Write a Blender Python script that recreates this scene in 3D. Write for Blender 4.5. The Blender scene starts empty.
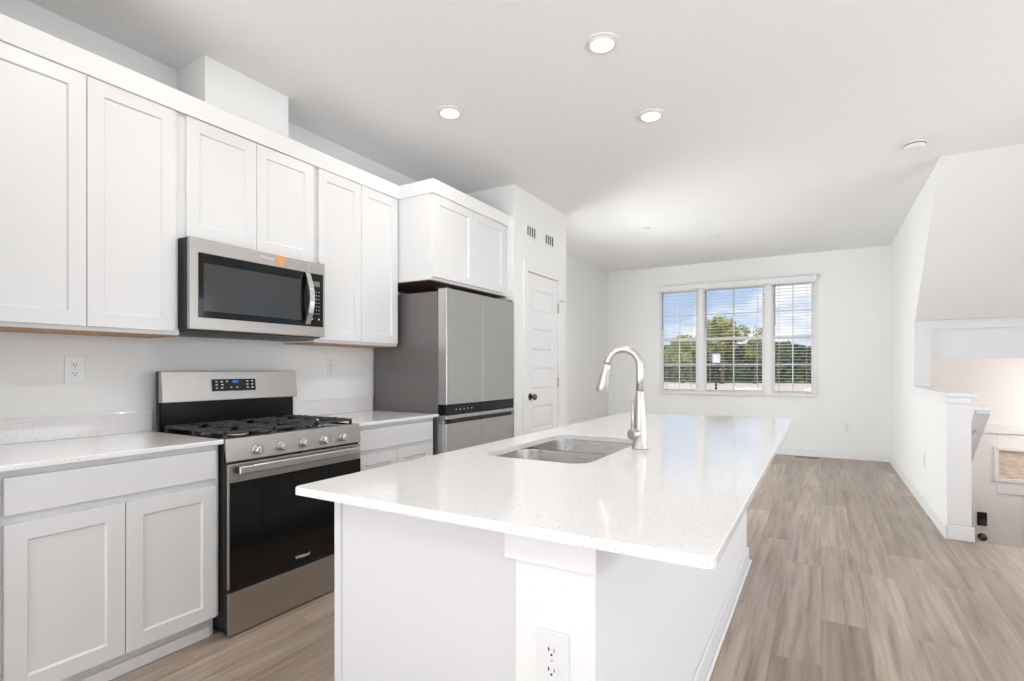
import bpy, bmesh, math, random
from mathutils import Vector, Matrix
random.seed(7)
scn = bpy.context.scene
COL = scn.collection
CEIL = 2.87

# ------------------------------------------------------------------ camera
cd = bpy.data.cameras.new('camera'); cam = bpy.data.objects.new('camera', cd); COL.objects.link(cam)
cam.location = (0, 0, 1.24); cam.rotation_euler = (math.radians(90), 0, math.radians(30.2))
cd.sensor_width = 36; cd.lens = 36 * 531 / 1024; cd.shift_y = 28 / 1024; cd.clip_start = .05; cd.clip_end = 500
scn.camera = cam
scn.view_settings.view_transform = 'Standard'; scn.view_settings.look = 'None'
scn.view_settings.gamma = 1; scn.view_settings.use_curve_mapping = False
scn.view_settings.exposure = 0.15

# ------------------------------------------------------------------ world
w = bpy.data.worlds.new('sky'); scn.world = w; w.use_nodes = True
nt = w.node_tree; nt.nodes.clear()
def N(t, typ, **k):
    n = t.nodes.new(typ)
    for a, b in k.items(): setattr(n, a, b)
    return n
def ramp(t, stops):
    r = t.nodes.new('ShaderNodeValToRGB')
    el = r.color_ramp.elements
    while len(el) > 1: el.remove(el[-1])
    el[0].position = stops[0][0]; el[0].color = (*stops[0][1], 1)
    for p, c in stops[1:]:
        e = el.new(p); e.color = (*c, 1)
    return r
out = N(nt, 'ShaderNodeOutputWorld'); bg = N(nt, 'ShaderNodeBackground'); tc = N(nt, 'ShaderNodeTexCoord')
sep = N(nt, 'ShaderNodeSeparateXYZ'); nt.links.new(tc.outputs['Generated'], sep.inputs[0])
gr = ramp(nt, [(0.0, (.62, .72, .84)), (.10, (.46, .62, .88)), (.30, (.30, .48, .85)), (1, (.2, .36, .75))])
nt.links.new(sep.outputs['Z'], gr.inputs[0])
mp = N(nt, 'ShaderNodeMapping'); mp.inputs['Scale'].default_value = (1, 1, 3.2); mp.inputs['Location'].default_value = (.3, .1, .2)
nt.links.new(tc.outputs['Generated'], mp.inputs[0])
nz = N(nt, 'ShaderNodeTexNoise'); nz.inputs['Scale'].default_value = 7; nz.inputs['Detail'].default_value = 6
nt.links.new(mp.outputs[0], nz.inputs['Vector'])
cr = ramp(nt, [(.47, (0, 0, 0)), (.60, (1, 1, 1))]); nt.links.new(nz.outputs[0], cr.inputs[0])
mx = N(nt, 'ShaderNodeMixRGB'); mx.inputs[2].default_value = (.95, .96, 1, 1)
nt.links.new(cr.outputs[0], mx.inputs[0]); nt.links.new(gr.outputs[0], mx.inputs[1])
nt.links.new(mx.outputs[0], bg.inputs[0]); bg.inputs[1].default_value = 1.0
nt.links.new(bg.outputs[0], out.inputs[0])

# ------------------------------------------------------------------ sun + added fill lights outside the unseen openings
def add_light(name, typ, loc, rot, energy, color=(1, 1, 1), **k):
    l = bpy.data.lights.new(name, typ); l.energy = energy; l.color = color
    for a, b in k.items(): setattr(l, a, b)
    o = bpy.data.objects.new(name, l); COL.objects.link(o); o.location = loc; o.rotation_euler = rot
    return o
add_light('sun', 'SUN', (0, -10, 20), (math.radians(38), math.radians(18), 0), 3.2, (1, .95, .86), angle=.01)
L_REAR, L_LOW, L_SIDE, L_SIDE2, L_LIV, LAMP_W = 150, 900, 26, 34, 80, 4.0
add_light('rear_fill_light', 'AREA', (0, -13, 2.6), (math.radians(87), 0, 0), L_REAR, (.97, .985, 1.0), shape='RECTANGLE', size=14, size_y=6)  # unseen area panel far behind the room, added in place of daylight
add_light('rear_upward_fill', 'AREA', (0, -7.5, -.9), (math.radians(118), 0, 0), L_LOW, (.985, .99, 1), shape='RECTANGLE', size=8, size_y=3)  # low panel tilted upward, added to brighten the ceiling and near faces
add_light('side_fill_light', 'AREA', (2.78, .6, 1.5), (math.radians(90), 0, math.radians(90)), L_SIDE, (.94, .97, 1.0), shape='RECTANGLE', size=2.6, size_y=1.7)  # added fill from the right, outside an invented side window
add_light('side_fill_light', 'AREA', (2.78, 3.5, 1.5), (math.radians(90), 0, math.radians(90)), L_SIDE2, (.94, .97, 1.0), shape='RECTANGLE', size=2.2, size_y=1.7)  # second added fill from the right, farther along the side wall
add_light('living_fill_light', 'AREA', (-3.25, 5.74, 1.2), (math.radians(68), 0, math.radians(-90)), L_LIV, (.95, .98, 1.0), shape='RECTANGLE', size=.78, size_y=1.3)  # added fill from the left, out of sight behind the pantry
LAMP_C = (1, .95, .90)

# ------------------------------------------------------------------ materials
def mat(name, col, rough=.5, metal=0, spec=None, **k):
    m = bpy.data.materials.new(name); m.use_nodes = True
    b = m.node_tree.nodes['Principled BSDF']
    b.inputs['Base Color'].default_value = (*col, 1); b.inputs['Roughness'].default_value = rough
    b.inputs['Metallic'].default_value = metal
    if spec is not None: b.inputs['Specular IOR Level'].default_value = spec
    for a, v in k.items(): b.inputs[a].default_value = v
    return m
def noise_mat(name, c1, c2, scale=40, rough=.5, metal=0, bump=0, stretch=(1, 1, 1), rr=None, detail=3, stops=(.35, .65)):
    m = mat(name, c1, rough, metal); t = m.node_tree; b = t.nodes['Principled BSDF']
    c = N(t, 'ShaderNodeTexCoord'); p = N(t, 'ShaderNodeMapping'); p.inputs['Scale'].default_value = stretch
    n = N(t, 'ShaderNodeTexNoise'); n.inputs['Scale'].default_value = scale; n.inputs['Detail'].default_value = detail
    t.links.new(c.outputs['Object'], p.inputs[0]); t.links.new(p.outputs[0], n.inputs['Vector'])
    r = ramp(t, [(stops[0], c1), (stops[1], c2)]); t.links.new(n.outputs[0], r.inputs[0]); t.links.new(r.outputs[0], b.inputs['Base Color'])
    if bump:
        bu = N(t, 'ShaderNodeBump'); bu.inputs['Strength'].default_value = bump; bu.inputs['Distance'].default_value = .002
        t.links.new(n.outputs[0], bu.inputs['Height']); t.links.new(bu.outputs[0], b.inputs['Normal'])
    if rr:
        q = N(t, 'ShaderNodeMapRange'); q.inputs['To Min'].default_value = rr[0]; q.inputs['To Max'].default_value = rr[1]
        t.links.new(n.outputs[0], q.inputs[0]); t.links.new(q.outputs[0], b.inputs['Roughness'])
    return m
def emis(name, col, s):
    m = mat(name, col, .5); b = m.node_tree.nodes['Principled BSDF']
    b.inputs['Emission Color'].default_value = (*col, 1); b.inputs['Emission Strength'].default_value = s
    return m
def glass(name, tint=(1, 1, 1), refl=1.0):
    m = bpy.data.materials.new(name); m.use_nodes = True; t = m.node_tree; t.nodes.clear()
    o = N(t, 'ShaderNodeOutputMaterial'); mi = N(t, 'ShaderNodeMixShader'); tr = N(t, 'ShaderNodeBsdfTransparent'); gl = N(t, 'ShaderNodeBsdfGlossy')
    tr.inputs[0].default_value = (*tint, 1); gl.inputs['Roughness'].default_value = .02
    fr = N(t, 'ShaderNodeFresnel'); fr.inputs[0].default_value = 1.25
    t.links.new(fr.outputs[0], mi.inputs[0]); t.links.new(tr.outputs[0], mi.inputs[1]); t.links.new(gl.outputs[0], mi.inputs[2]); t.links.new(mi.outputs[0], o.inputs[0])
    return m
M = {}
M['wall'] = noise_mat('wall_paint', (.895, .895, .885), (.905, .905, .895), 30, .85, bump=.05)
M['ceiling'] = noise_mat('ceiling_paint', (.885, .885, .88), (.90, .90, .895), 30, .9, bump=.05)
M['trim'] = mat('trim_paint', (.89, .89, .885), .38)
M['cabinet'] = mat('cabinet_paint', (.775, .775, .775), .36)
M['cabinet_panel'] = M['cabinet']
M['rawwood'] = noise_mat('unfinished_wood', (.55, .33, .18), (.42, .24, .12), 6, .6, stretch=(1, 12, 1))
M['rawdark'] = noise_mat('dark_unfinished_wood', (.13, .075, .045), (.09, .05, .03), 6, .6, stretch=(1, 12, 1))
M['steel'] = noise_mat('brushed_steel', (.44, .415, .39), (.47, .445, .42), 60, .36, 1, stretch=(6, .25, 6), rr=(.34, .40))
M['steel_light'] = noise_mat('bright_brushed_steel', (.66, .64, .62), (.69, .67, .65), 60, .3, 1, stretch=(6, .3, 6), rr=(.28, .33))
M['fridge_front'] = noise_mat('fridge_steel', (.44, .44, .42), (.48, .48, .46), 60, .36, 1, stretch=(6, .25, 6), rr=(.30, .42))
M['fridge_edge'] = mat('fridge_door_edge', (.66, .65, .64), .3, 1)
M['fridge_side'] = mat('fridge_side_grey', (.175, .165, .162), .33, .25)
M['dark'] = mat('black_enamel', (.008, .008, .009), .18, 0, .22)
M['charcoal'] = mat('charcoal_plastic', (.022, .022, .023), .42, 0, .3)
M['iron'] = noise_mat('cast_iron', (.03, .03, .032), (.06, .06, .062), 150, .45, bump=.2)
M['blackglass'] = mat('black_glass', (.006, .006, .006), .05, 0, .35)
M['mwglass'] = noise_mat('microwave_window_mesh', (.035, .037, .038), (.05, .052, .053), 400, .12)
M['chrome'] = mat('chrome', (.8, .79, .78), .14, 1)
M['nickel'] = noise_mat('brushed_nickel', (.60, .57, .54), (.64, .61, .58), 90, .36, 1, stretch=(4, 4, .3))
M['sink'] = noise_mat('sink_steel', (.42, .395, .37), (.50, .475, .45), 50, .28, 1, stretch=(.3, 6, 6), rr=(.22, .36))
M['bronze'] = mat('dark_bronze', (.16, .12, .09), .3, 1)
M['plastic'] = mat('white_plastic', (.86, .86, .86), .3)
M['slot'] = mat('dark_slot', (.02, .02, .02), .6)
M['mark'] = mat('white_print', (.75, .75, .76), .5)
M['blue'] = emis('blue_display', (.03, .12, .5), .5)
M['greydisp'] = mat('grey_display', (.18, .2, .21), .3)
M['sticker'] = mat('orange_sticker', (.70, .36, .16), .45)
M['lamp'] = emis('lamp_glow', (1, .95, .88), 5)
M['lamp_rim'] = mat('lamp_rim', (.86, .74, .68), .4)
M['glass'] = glass('window_glass')
M['blind'] = mat('blind_slat', (.86, .86, .85), .45)
M['cord'] = mat('blind_cord', (.72, .72, .70), .7)
M['wand'] = mat('blind_wand', (.30, .30, .40), .2)
M['vent'] = mat('floor_vent_metal', (.20, .15, .11), .5, .3)
M['entry_wall'] = M['wall']
M['foam'] = noise_mat('lace_curtain', (.80, .72, .62), (.55, .45, .36), 26, .8, stretch=(.6, 1, 3), detail=5)

def quartz():
    m = mat('speckled_quartz', (.86, .85, .84), .08, 0, .75); t = m.node_tree; b = t.nodes['Principled BSDF']
    c = N(t, 'ShaderNodeTexCoord')
    v = N(t, 'ShaderNodeTexNoise'); v.inputs['Scale'].default_value = 160; v.inputs['Detail'].default_value = 2
    t.links.new(c.outputs['Object'], v.inputs['Vector'])
    r = ramp(t, [(.27, (.42, .41, .41)), (.34, (.86, .85, .845)), (.62, (.86, .85, .845)), (.72, (.93, .93, .93))])
    t.links.new(v.outputs[0], r.inputs[0])
    v2 = N(t, 'ShaderNodeTexVoronoi'); v2.inputs['Scale'].default_value = 70
    t.links.new(c.outputs['Object'], v2.inputs['Vector'])
    r2 = ramp(t, [(.07, (.50, .49, .48)), (.13, (1, 1, 1))]); t.links.new(v2.outputs['Distance'], r2.inputs[0])
    mm = N(t, 'ShaderNodeMixRGB', blend_type='MULTIPLY'); mm.inputs[0].default_value = .8
    t.links.new(r.outputs[0], mm.inputs[1]); t.links.new(r2.outputs[0], mm.inputs[2]); t.links.new(mm.outputs[0], b.inputs['Base Color'])
    return m
M['quartz'] = quartz()

def floor_mat():
    m = mat('vinyl_planks', (.4, .3, .2), .34); t = m.node_tree; b = t.nodes['Principled BSDF']
    c = N(t, 'ShaderNodeTexCoord'); p = N(t, 'ShaderNodeMapping'); p.inputs['Rotation'].default_value = (0, 0, math.radians(90))
    t.links.new(c.outputs['Object'], p.inputs[0])
    br = N(t, 'ShaderNodeTexBrick', offset=.37); br.inputs['Scale'].default_value = 1
    br.inputs['Brick Width'].default_value = 1.28; br.inputs['Row Height'].default_value = .19
    br.inputs['Mortar Size'].default_value = .0012; br.inputs['Mortar Smooth'].default_value = .3
    br.inputs['Color1'].default_value = (0, 0, 0, 1); br.inputs['Color2'].default_value = (1, 1, 1, 1); br.inputs['Mortar'].default_value = (.5, .5, .5, 1)
    t.links.new(p.outputs[0], br.inputs['Vector'])
    # grain: offset the noise per plank, stretch along the plank
    sc = N(t, 'ShaderNodeVectorMath', operation='SCALE'); sc.inputs['Scale'].default_value = 17
    t.links.new(br.outputs['Color'], sc.inputs[0])
    ad = N(t, 'ShaderNodeVectorMath', operation='ADD'); t.links.new(c.outputs['Object'], ad.inputs[0]); t.links.new(sc.outputs[0], ad.inputs[1])
    p2 = N(t, 'ShaderNodeMapping'); p2.inputs['Scale'].default_value = (16, .75, 16); t.links.new(ad.outputs[0], p2.inputs[0])
    g = N(t, 'ShaderNodeTexNoise'); g.inputs['Scale'].default_value = 1.6; g.inputs['Detail'].default_value = 7; g.inputs['Roughness'].default_value = .62; g.inputs['Distortion'].default_value = .5
    t.links.new(p2.outputs[0], g.inputs['Vector'])
    p3 = N(t, 'ShaderNodeMapping'); p3.inputs['Scale'].default_value = (5, .8, 5); t.links.new(ad.outputs[0], p3.inputs[0])
    g2 = N(t, 'ShaderNodeTexNoise'); g2.inputs['Scale'].default_value = 1.2; g2.inputs['Detail'].default_value = 3
    t.links.new(p3.outputs[0], g2.inputs['Vector'])
    r1 = ramp(t, [(.28, FL[0]), (.5, FL[1]), (.72, FL[2])]); t.links.new(g.outputs[0], r1.inputs[0])
    r2 = ramp(t, [(0, (.84, .83, .82)), (1, (1.13, 1.145, 1.16))]); t.links.new(br.outputs['Color'], r2.inputs[0])
    r3 = ramp(t, [(.3, (.84, .84, .85)), (.7, (1.1, 1.1, 1.1))]); t.links.new(g2.outputs[0], r3.inputs[0])
    m1 = N(t, 'ShaderNodeMixRGB', blend_type='MULTIPLY'); m1.inputs[0].default_value = 1
    t.links.new(r1.outputs[0], m1.inputs[1]); t.links.new(r2.outputs[0], m1.inputs[2])
    m2 = N(t, 'ShaderNodeMixRGB', blend_type='MULTIPLY'); m2.inputs[0].default_value = 1
    t.links.new(m1.outputs[0], m2.inputs[1]); t.links.new(r3.outputs[0], m2.inputs[2])
    m3 = N(t, 'ShaderNodeMixRGB', blend_type='MIX'); m3.inputs[2].default_value = (.20, .155, .12, 1)
    f = N(t, 'ShaderNodeMath', operation='MULTIPLY'); f.inputs[1].default_value = .45; t.links.new(br.outputs['Fac'], f.inputs[0])
    t.links.new(f.outputs[0], m3.inputs[0]); t.links.new(m2.outputs[0], m3.inputs[1]); t.links.new(m3.outputs[0], b.inputs['Base Color'])
    bu = N(t, 'ShaderNodeBump'); bu.inputs['Strength'].default_value = .12; bu.inputs['Distance'].default_value = .002
    t.links.new(g.outputs[0], bu.inputs['Height']); t.links.new(bu.outputs[0], b.inputs['Normal'])
    return m
FL = [(.25, .175, .12), (.40, .315, .245), (.51, .42, .345)]
M['floor'] = floor_mat()

# ------------------------------------------------------------------ mesh helpers
FX = lambda X: (lambda u, v, w: (X + w, u, v))        # surface facing +X, u = Y, v = Z
FmX = lambda X: (lambda u, v, w: (X - w, u, v))       # facing -X
FmY = lambda Y: (lambda u, v, w: (u, Y - w, v))       # facing -Y (towards the camera), u = X
FmZ = lambda Z: (lambda u, v, w: (u, v, Z - w))       # facing down
class MB:
    def __init__(s, f=None): s.bm = bmesh.new(); s.f = f or (lambda a, b, c: (a, b, c)); s.smooth = []
    def v(s, p): return s.bm.verts.new(s.f(*p))
    def face(s, vs, smooth=False):
        try:
            f = s.bm.faces.new(vs); f.smooth = smooth; return f
        except ValueError: return None
    def box(s, a0, a1, b0, b1, c0, c1):
        q = [s.v((a, b, c)) for a in (a0, a1) for b in (b0, b1) for c in (c0, c1)]
        for i in ((0, 1, 3, 2), (4, 6, 7, 5), (0, 4, 5, 1), (2, 3, 7, 6), (0, 2, 6, 4), (1, 5, 7, 3)): s.face([q[j] for j in i])
        return s
    def hexa(s, pts):   # 8 points in the order of box()
        q = [s.v(p) for p in pts]
        for i in ((0, 1, 3, 2), (4, 6, 7, 5), (0, 4, 5, 1), (2, 3, 7, 6), (0, 2, 6, 4), (1, 5, 7, 3)): s.face([q[j] for j in i])
        return s
    def prism(s, poly, c0, c1, order=(0, 1, 2), smooth=False):   # poly in two coords, extruded along the third
        def mk(p, c):
            t = [p[0], p[1], c]; o = [0, 0, 0]
            for i, k in enumerate(order): o[k] = t[i]
            return s.v(o)
        A = [mk(p, c0) for p in poly]; B = [mk(p, c1) for p in poly]; n = len(poly)
        s.face(A); s.face(B[::-1])
        for i in range(n): s.face([A[i], A[(i + 1) % n], B[(i + 1) % n], B[i]], smooth)
        return s
    def tube(s, path, radii, seg=16, cap=True):
        P = [Vector(p) for p in path]; n = len(P)
        if not hasattr(radii, '__len__'): radii = [radii] * n
        rings = []; ref = None
        for i in range(n):
            t = (P[min(i + 1, n - 1)] - P[max(i - 1, 0)]).normalized()
            if ref is None:
                ref = t.orthogonal().normalized()
            ref = (ref - t * ref.dot(t)).normalized(); bi = t.cross(ref)
            rings.append([s.v(tuple(P[i] + (ref * math.cos(2 * math.pi * k / seg) + bi * math.sin(2 * math.pi * k / seg)) * radii[i])) for k in range(seg)])
        for i in range(n - 1):
            for k in range(seg): s.face([rings[i][k], rings[i][(k + 1) % seg], rings[i + 1][(k + 1) % seg], rings[i + 1][k]], True)
        if cap: s.face(rings[0][::-1]); s.face(rings[-1])
        return s
    def disc(s, c, r, d0, d1, seg=32, r1=None):   # cylinder along the third (w) axis
        r1 = r if r1 is None else r1
        return s.tube([(c[0], c[1], d0), (c[0], c[1], d1)], [r, r1], seg)
    def ring(s, c, r0, r1, d0, d1, seg=32):
        R = [[s.v((c[0] + r * math.cos(2 * math.pi * k / seg), c[1] + r * math.sin(2 * math.pi * k / seg), d)) for k in range(seg)] for r, d in ((r0, d0), (r1, d0), (r1, d1), (r0, d1))]
        for j in range(4):
            for k in range(seg): s.face([R[j][k], R[j][(k + 1) % seg], R[(j + 1) % 4][(k + 1) % seg], R[(j + 1) % 4][k]], j in (1, 3))
        return s
    def panel(s, u0, u1, v0, v1, w0, w1, st=.062, rec=.009, slope=.005):   # recessed-panel (shaker) door
        def r(i, w): return [s.v(p) for p in ((u0 + i, v0 + i, w), (u1 - i, v0 + i, w), (u1 - i, v1 - i, w), (u0 + i, v1 - i, w))]
        A = r(0, w0); B = r(0, w1); C = r(st, w1); D = r(st + slope, w1 - rec)
        s.face(A[::-1]); s.face(D)
        for a, b in ((A, B), (B, C), (C, D)):
            for i in range(4): s.face([a[i], a[(i + 1) % 4], b[(i + 1) % 4], b[i]])
        return s
    def build(s, name, m, parent=None, bevel=0, seg=2, kind=None, label=None, autosmooth=False):
        bmesh.ops.recalc_face_normals(s.bm, faces=s.bm.faces)
        off = Vector((0, 0, 0)); q = parent
        while q is not None: off += q.location; q = q.parent
        if off.length: bmesh.ops.translate(s.bm, verts=s.bm.verts, vec=-off)
        me = bpy.data.meshes.new(name); s.bm.to_mesh(me); s.bm.free()
        ms = m if isinstance(m, (list, tuple)) else [m]
        for x in ms: me.materials.append(M[x] if isinstance(x, str) else x)
        o = bpy.data.objects.new(name, me); COL.objects.link(o)
        if parent is not None: o.parent = parent
        if kind: o['kind'] = kind
        if label: o['label'] = label
        if bevel:
            b = o.modifiers.new('bevel', 'BEVEL'); b.width = bevel; b.segments = seg; b.limit_method = 'ANGLE'; b.angle_limit = math.radians(40)
        return o
def thing(name, label, cat, loc, group=None):
    o = bpy.data.objects.new(name, None); COL.objects.link(o); o.location = loc; o.empty_display_size = .1
    o['label'] = label; o['category'] = cat
    if group: o['group'] = group
    return o
def tag(o, label, cat, group=None):
    o['label'] = label; o['category'] = cat
    if group: o['group'] = group
    return o
def S(mb, name, m, parent=None, **k): return mb.build(name, m, parent, kind=None if parent is not None else 'structure', **k)
def text_mesh(txt, size, f, uv, depth=.0006, mirror=False, name='lettering', m='mark', parent=None, bold=0, shear=0):
    c = bpy.data.curves.new('txt', 'FONT'); c.body = txt; c.size = size; c.align_x = 'CENTER'; c.align_y = 'CENTER'; c.offset = bold; c.shear = shear; c.resolution_u = 3
    o = bpy.data.objects.new('txt', c); COL.objects.link(o); bpy.context.view_layer.update()
    me = bpy.data.meshes.new_from_object(o.evaluated_get(bpy.context.evaluated_depsgraph_get()))
    bpy.data.objects.remove(o)
    b = MB(f)
    vs = [b.v((uv[0] + p.co.x, uv[1] + p.co.y, depth)) for p in me.vertices]
    for p in me.polygons: b.face([vs[i] for i in p.vertices])
    return b.build(name, m, parent)

# ------------------------------------------------------------------ room shell
XL = -3.04; XR = .793; XRo = .93; YF = 8.59
WX0, WX1, WZ0, WZ1 = -2.235, -.075, .865, 2.50      # window opening in the far wall
S(MB().box(XL - .3, 2.8, -3.7, 4.955, -.25, 0).box(XL - .3, XRo, 4.955, YF + .2, -.25, 0), 'floor', 'floor')
S(MB().box(XL - .3, 2.95, -3.7, 5.19, CEIL, CEIL + .2).box(XL - .3, XRo, 5.19, YF + .2, CEIL, CEIL + .2), 'ceiling', 'ceiling')
S(MB().box(XL - .15, XL, -3.7, 4.4, 0, CEIL).box(XL - .22, -3.11, 4.4, 5.3, 0, CEIL).box(XL - .22, -3.11, 6.18, YF + .15, 0, CEIL).box(XL - .22, -3.11, 5.3, 6.18, 0, .55).box(XL - .22, -3.11, 5.3, 6.18, 2.15, CEIL), 'wall_left', 'wall')
S(MB().box(XL, -2.375, .52, .664, 0, CEIL), 'wall_return', 'wall')
b = MB()
b.box(-3.26, WX0, YF, YF + .15, 0, CEIL).box(WX1, XRo, YF, YF + .15, 0, CEIL).box(WX0, WX1, YF, YF + .15, 0, WZ0).box(WX0, WX1, YF, YF + .15, WZ1, CEIL)
S(b, 'wall_far', 'wall')
S(MB().prism([(4.935, 0), (YF, 0), (YF, CEIL), (5.19, CEIL), (6.46, 1.71), (6.52, 1.71), (6.52, .99), (4.935, .99)], XR, XRo, (1, 2, 0)), 'wall_right', 'wall')
# pantry closet walls with the door opening
PX = -2.345; PY0, PY1 = 4.067, 5.17; DY0, DY1, DZ = 4.305, 4.975, 2.14
b = MB().box(-3.11, PX, PY0, PY0 + .1, 0, CEIL).box(-3.11, PX, PY1 - .1, PY1, 0, CEIL)
b.box(PX - .1, PX, PY0 + .1, DY0, 0, CEIL).box(PX - .1, PX, DY1, PY1 - .1, 0, CEIL).box(PX - .1, PX, DY0, DY1, DZ, CEIL)
S(b, 'wall_pantry', 'wall')
S(MB().box(XL, -2.77, 1.585, 2.085, 2.52, CEIL), 'wall_duct', 'wall')
# rear and side walls behind the camera, with openings for the added windows
b = MB()
b.box(XL - .15, -2.8, -3.7, -3.55, 0, CEIL).box(2.4, 2.95, -3.7, -3.55, 0, CEIL).box(-2.8, 2.4, -3.7, -3.55, 2.65, CEIL).box(-2.8, 2.4, -3.7, -3.55, 0, .06)
S(b, 'wall_rear', 'wall')
b = MB().box(2.6, 2.75, -3.55, -.7, 0, CEIL).box(2.6, 2.75, 1.9, 2.4, 0, CEIL).box(2.6, 2.75, 4.6, 4.955, 0, CEIL).box(2.6, 2.75, 2.4, 4.6, 0, .65).box(2.6, 2.75, 2.4, 4.6, 2.35, CEIL).box(2.6, 2.75, -.7, 1.9, 0, .65).box(2.6, 2.75, -.7, 1.9, 2.35, CEIL)
S(b, 'wall_side', 'wall')
# sloped soffit under the upper stair flight, bulkhead board and trim
S(MB().prism([(5.19, CEIL), (6.46, 1.71), (6.62, 1.71), (6.62, CEIL)], XRo, 2.75, (1, 2, 0)), 'ceiling_slope', 'wall')
S(MB().box(XRo, 2.75, 6.535, 6.62, 1.335, 1.71), 'wall_bulkhead', 'trim')
S(MB().box(XRo, 2.75, 6.515, 6.535, 1.62, 1.71), 'trim_1', 'trim', bevel=.003)
# stairwell: steps down, landing, entry wall with door
EY = 7.2; EZ = -1.45; EDX0, EDX1 = 1.36, 2.28
b = MB()
for i in range(7): b.box(XRo, 2.60, 4.955 + i * .25, 4.955 + (i + 1) * .25 + .02, -.2 - (i + 1) * .1813, -(i + 1) * .1813)
S(b, 'floor_steps', 'floor')
S(MB().box(XRo, 2.75, 6.7, EY + .15, EZ - .2, EZ), 'floor_landing', 'floor')
S(MB().box(2.60, 2.75, 4.955, EY + .15, EZ - .2, 1.71), 'wall_stairwell', 'wall')
S(MB().box(.78, XRo, 4.955, EY + .15, EZ - .2, -.25).box(2.6, 2.6001, 4.9, 4.95, -.3, -.29), 'wall_stair_left', 'wall')
S(MB().box(XRo, 2.75, 6.62, EY + .15, 1.71, 1.8), 'ceiling_entry', 'ceiling')
S(MB().box(XRo, EDX0, EY, EY + .15, EZ, 1.71).box(EDX1, 2.75, EY, EY + .15, EZ, 1.71).box(EDX0, EDX1, EY, EY + .15, .575, 1.71), 'wall_entry', 'wall')
b = MB().box(EDX0 - .075, EDX0, EY - .02, EY, EZ, .575).box(EDX1, EDX1 + .075, EY - .02, EY, EZ, .575).box(EDX0 - .075, EDX1 + .075, EY - .02, EY, .575, .665)
S(b, 'trim_2', 'trim', bevel=.003)
d2 = bpy.data.objects.new('door_2', None); COL.objects.link(d2); d2.location = (EDX0, EY + .03, EZ); d2['kind'] = 'structure'
f = FmY(EY + .045)
b = MB(f); dx0, dx1, z0, z1 = EDX0 + .004, EDX1 - .004, EZ + .006, .571
gx0, gx1, gz0, gz1 = dx0 + .195, dx1 - .195, .108, .415
b.box(dx0, gx0, z0, z1, 0, .045).box(gx1, dx1, z0, z1, 0, .045).box(gx0, gx1, gz1, z1, 0, .045).box(gx0, gx1, -.037, gz0, 0, .045).box(gx0, gx1, z0, -1.2, 0, .045)
b.box((gx0 + gx1) / 2 - .05, (gx0 + gx1) / 2 + .05, -1.2, -.037, 0, .045).box(gx0, gx1, -1.2, -.037, .002, .036)
b.build('door_slab', 'trim', d2, bevel=.003)
b = MB(f); b.box(gx0 - .025, gx0 + .01, gz0 - .025, gz1 + .025, .045, .058).box(gx1 - .01, gx1 + .025, gz0 - .025, gz1 + .025, .045, .058)
b.box(gx0 + .01, gx1 - .01, gz0 - .025, gz0 + .01, .045, .058).box(gx0 + .01, gx1 - .01, gz1 - .01, gz1 + .025, .045, .058)
b.build('lite_frame', 'trim', d2, bevel=.003)
MB(f).box(gx0, gx1, gz0, gz1, .02, .026).build('glass_pane', 'foam', d2)
# deadbolt and knob
b = MB(f); kx = dx0 + .075
b.box(kx - .04, kx + .04, -.385, -.245, .045, .062); b.build('deadbolt', 'charcoal', d2, bevel=.01)
b = MB(f); b.disc((kx + .005, -.345), .028, .062, .085, 20); b.build('deadbolt_turn', 'bronze', d2, bevel=.004)
b = MB(f); b.disc((kx, -.50), .036, .045, .053, 24); b.tube([(kx, -.50, .053), (kx, -.50, .075), (kx, -.50, .085), (kx, -.50, .10), (kx, -.50, .112)], [.012, .012, .030, .034, .018], 20); b.build('door_knob', 'bronze', d2)

# half-wall cap and mouldings
b = MB().box(XR - .014, XRo + .03, 4.908, 6.52, 1.035, 1.062); S(b, 'trim_3', 'trim', bevel=.004)
b = MB().box(XR - .006, XR, 4.919, 6.52, .985, 1.035).box(XR, XRo, 4.919, 4.935, .985, 1.035).box(XRo, XRo + .016, 4.919, 6.52, .985, 1.035)
S(b, 'trim_4', 'trim', bevel=.003)
# corner boards on the end of the half wall
S(MB().box(XR + .004, XRo - .002, 4.927, 4.935, .115, .985), 'trim_5', 'trim', bevel=.001)
# baseboards
def base(name, boxes):
    b = MB()
    for x0, x1, y0, y1 in boxes: b.box(x0, x1, y0, y1, 0, .105)
    return S(b, name, 'trim', bevel=.006, seg=3)
base('baseboard_right', [(XR - .016, XR, 4.919, YF)])
base('baseboard_right_end', [(XR, XRo + .016, 4.919, 4.935)])
base('baseboard_far', [(-3.11, XR - .016, YF - .016, YF)])
base('baseboard_left', [(-3.11, -3.094, PY1, YF - .016)])
base('baseboard_pantry', [(PX, PX + .016, PY0, DY0 - .09), (PX, PX + .016, DY1 + .09, PY1)])

# pantry door: casing, slab with five panels, knob, hinges, strike
f = FX(PX)
b = MB(f); cw = .085
b.box(DY0 - cw, DY0, 0, DZ + cw, 0, .016).box(DY1, DY1 + cw, 0, DZ + cw, 0, .016).box(DY0, DY1, DZ, DZ + cw, 0, .016)
S(b, 'trim_6', 'trim', bevel=.004)
d1 = bpy.data.objects.new('door_1', None); COL.objects.link(d1); d1.location = (PX - .03, DY0, 0); d1['kind'] = 'structure'
b = MB(f); y0, y1 = DY0 + .003, DY1 - .003; a0, a1 = y0 + .105, y1 - .105
b.box(y0, a0, .008, DZ - .003, -.045, -.008).box(a1, y1, .008, DZ - .003, -.045, -.008)
tops = [1.99, 1.62, 1.25, .88, .51]; hh = .222; prev = DZ - .003
for t in tops:
    b.box(a0, a1, t, prev, -.045, -.008); prev = t - hh
b.box(a0, a1, .008, prev, -.045, -.008)
b.build('door_slab', 'trim', d1, bevel=.002)
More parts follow.
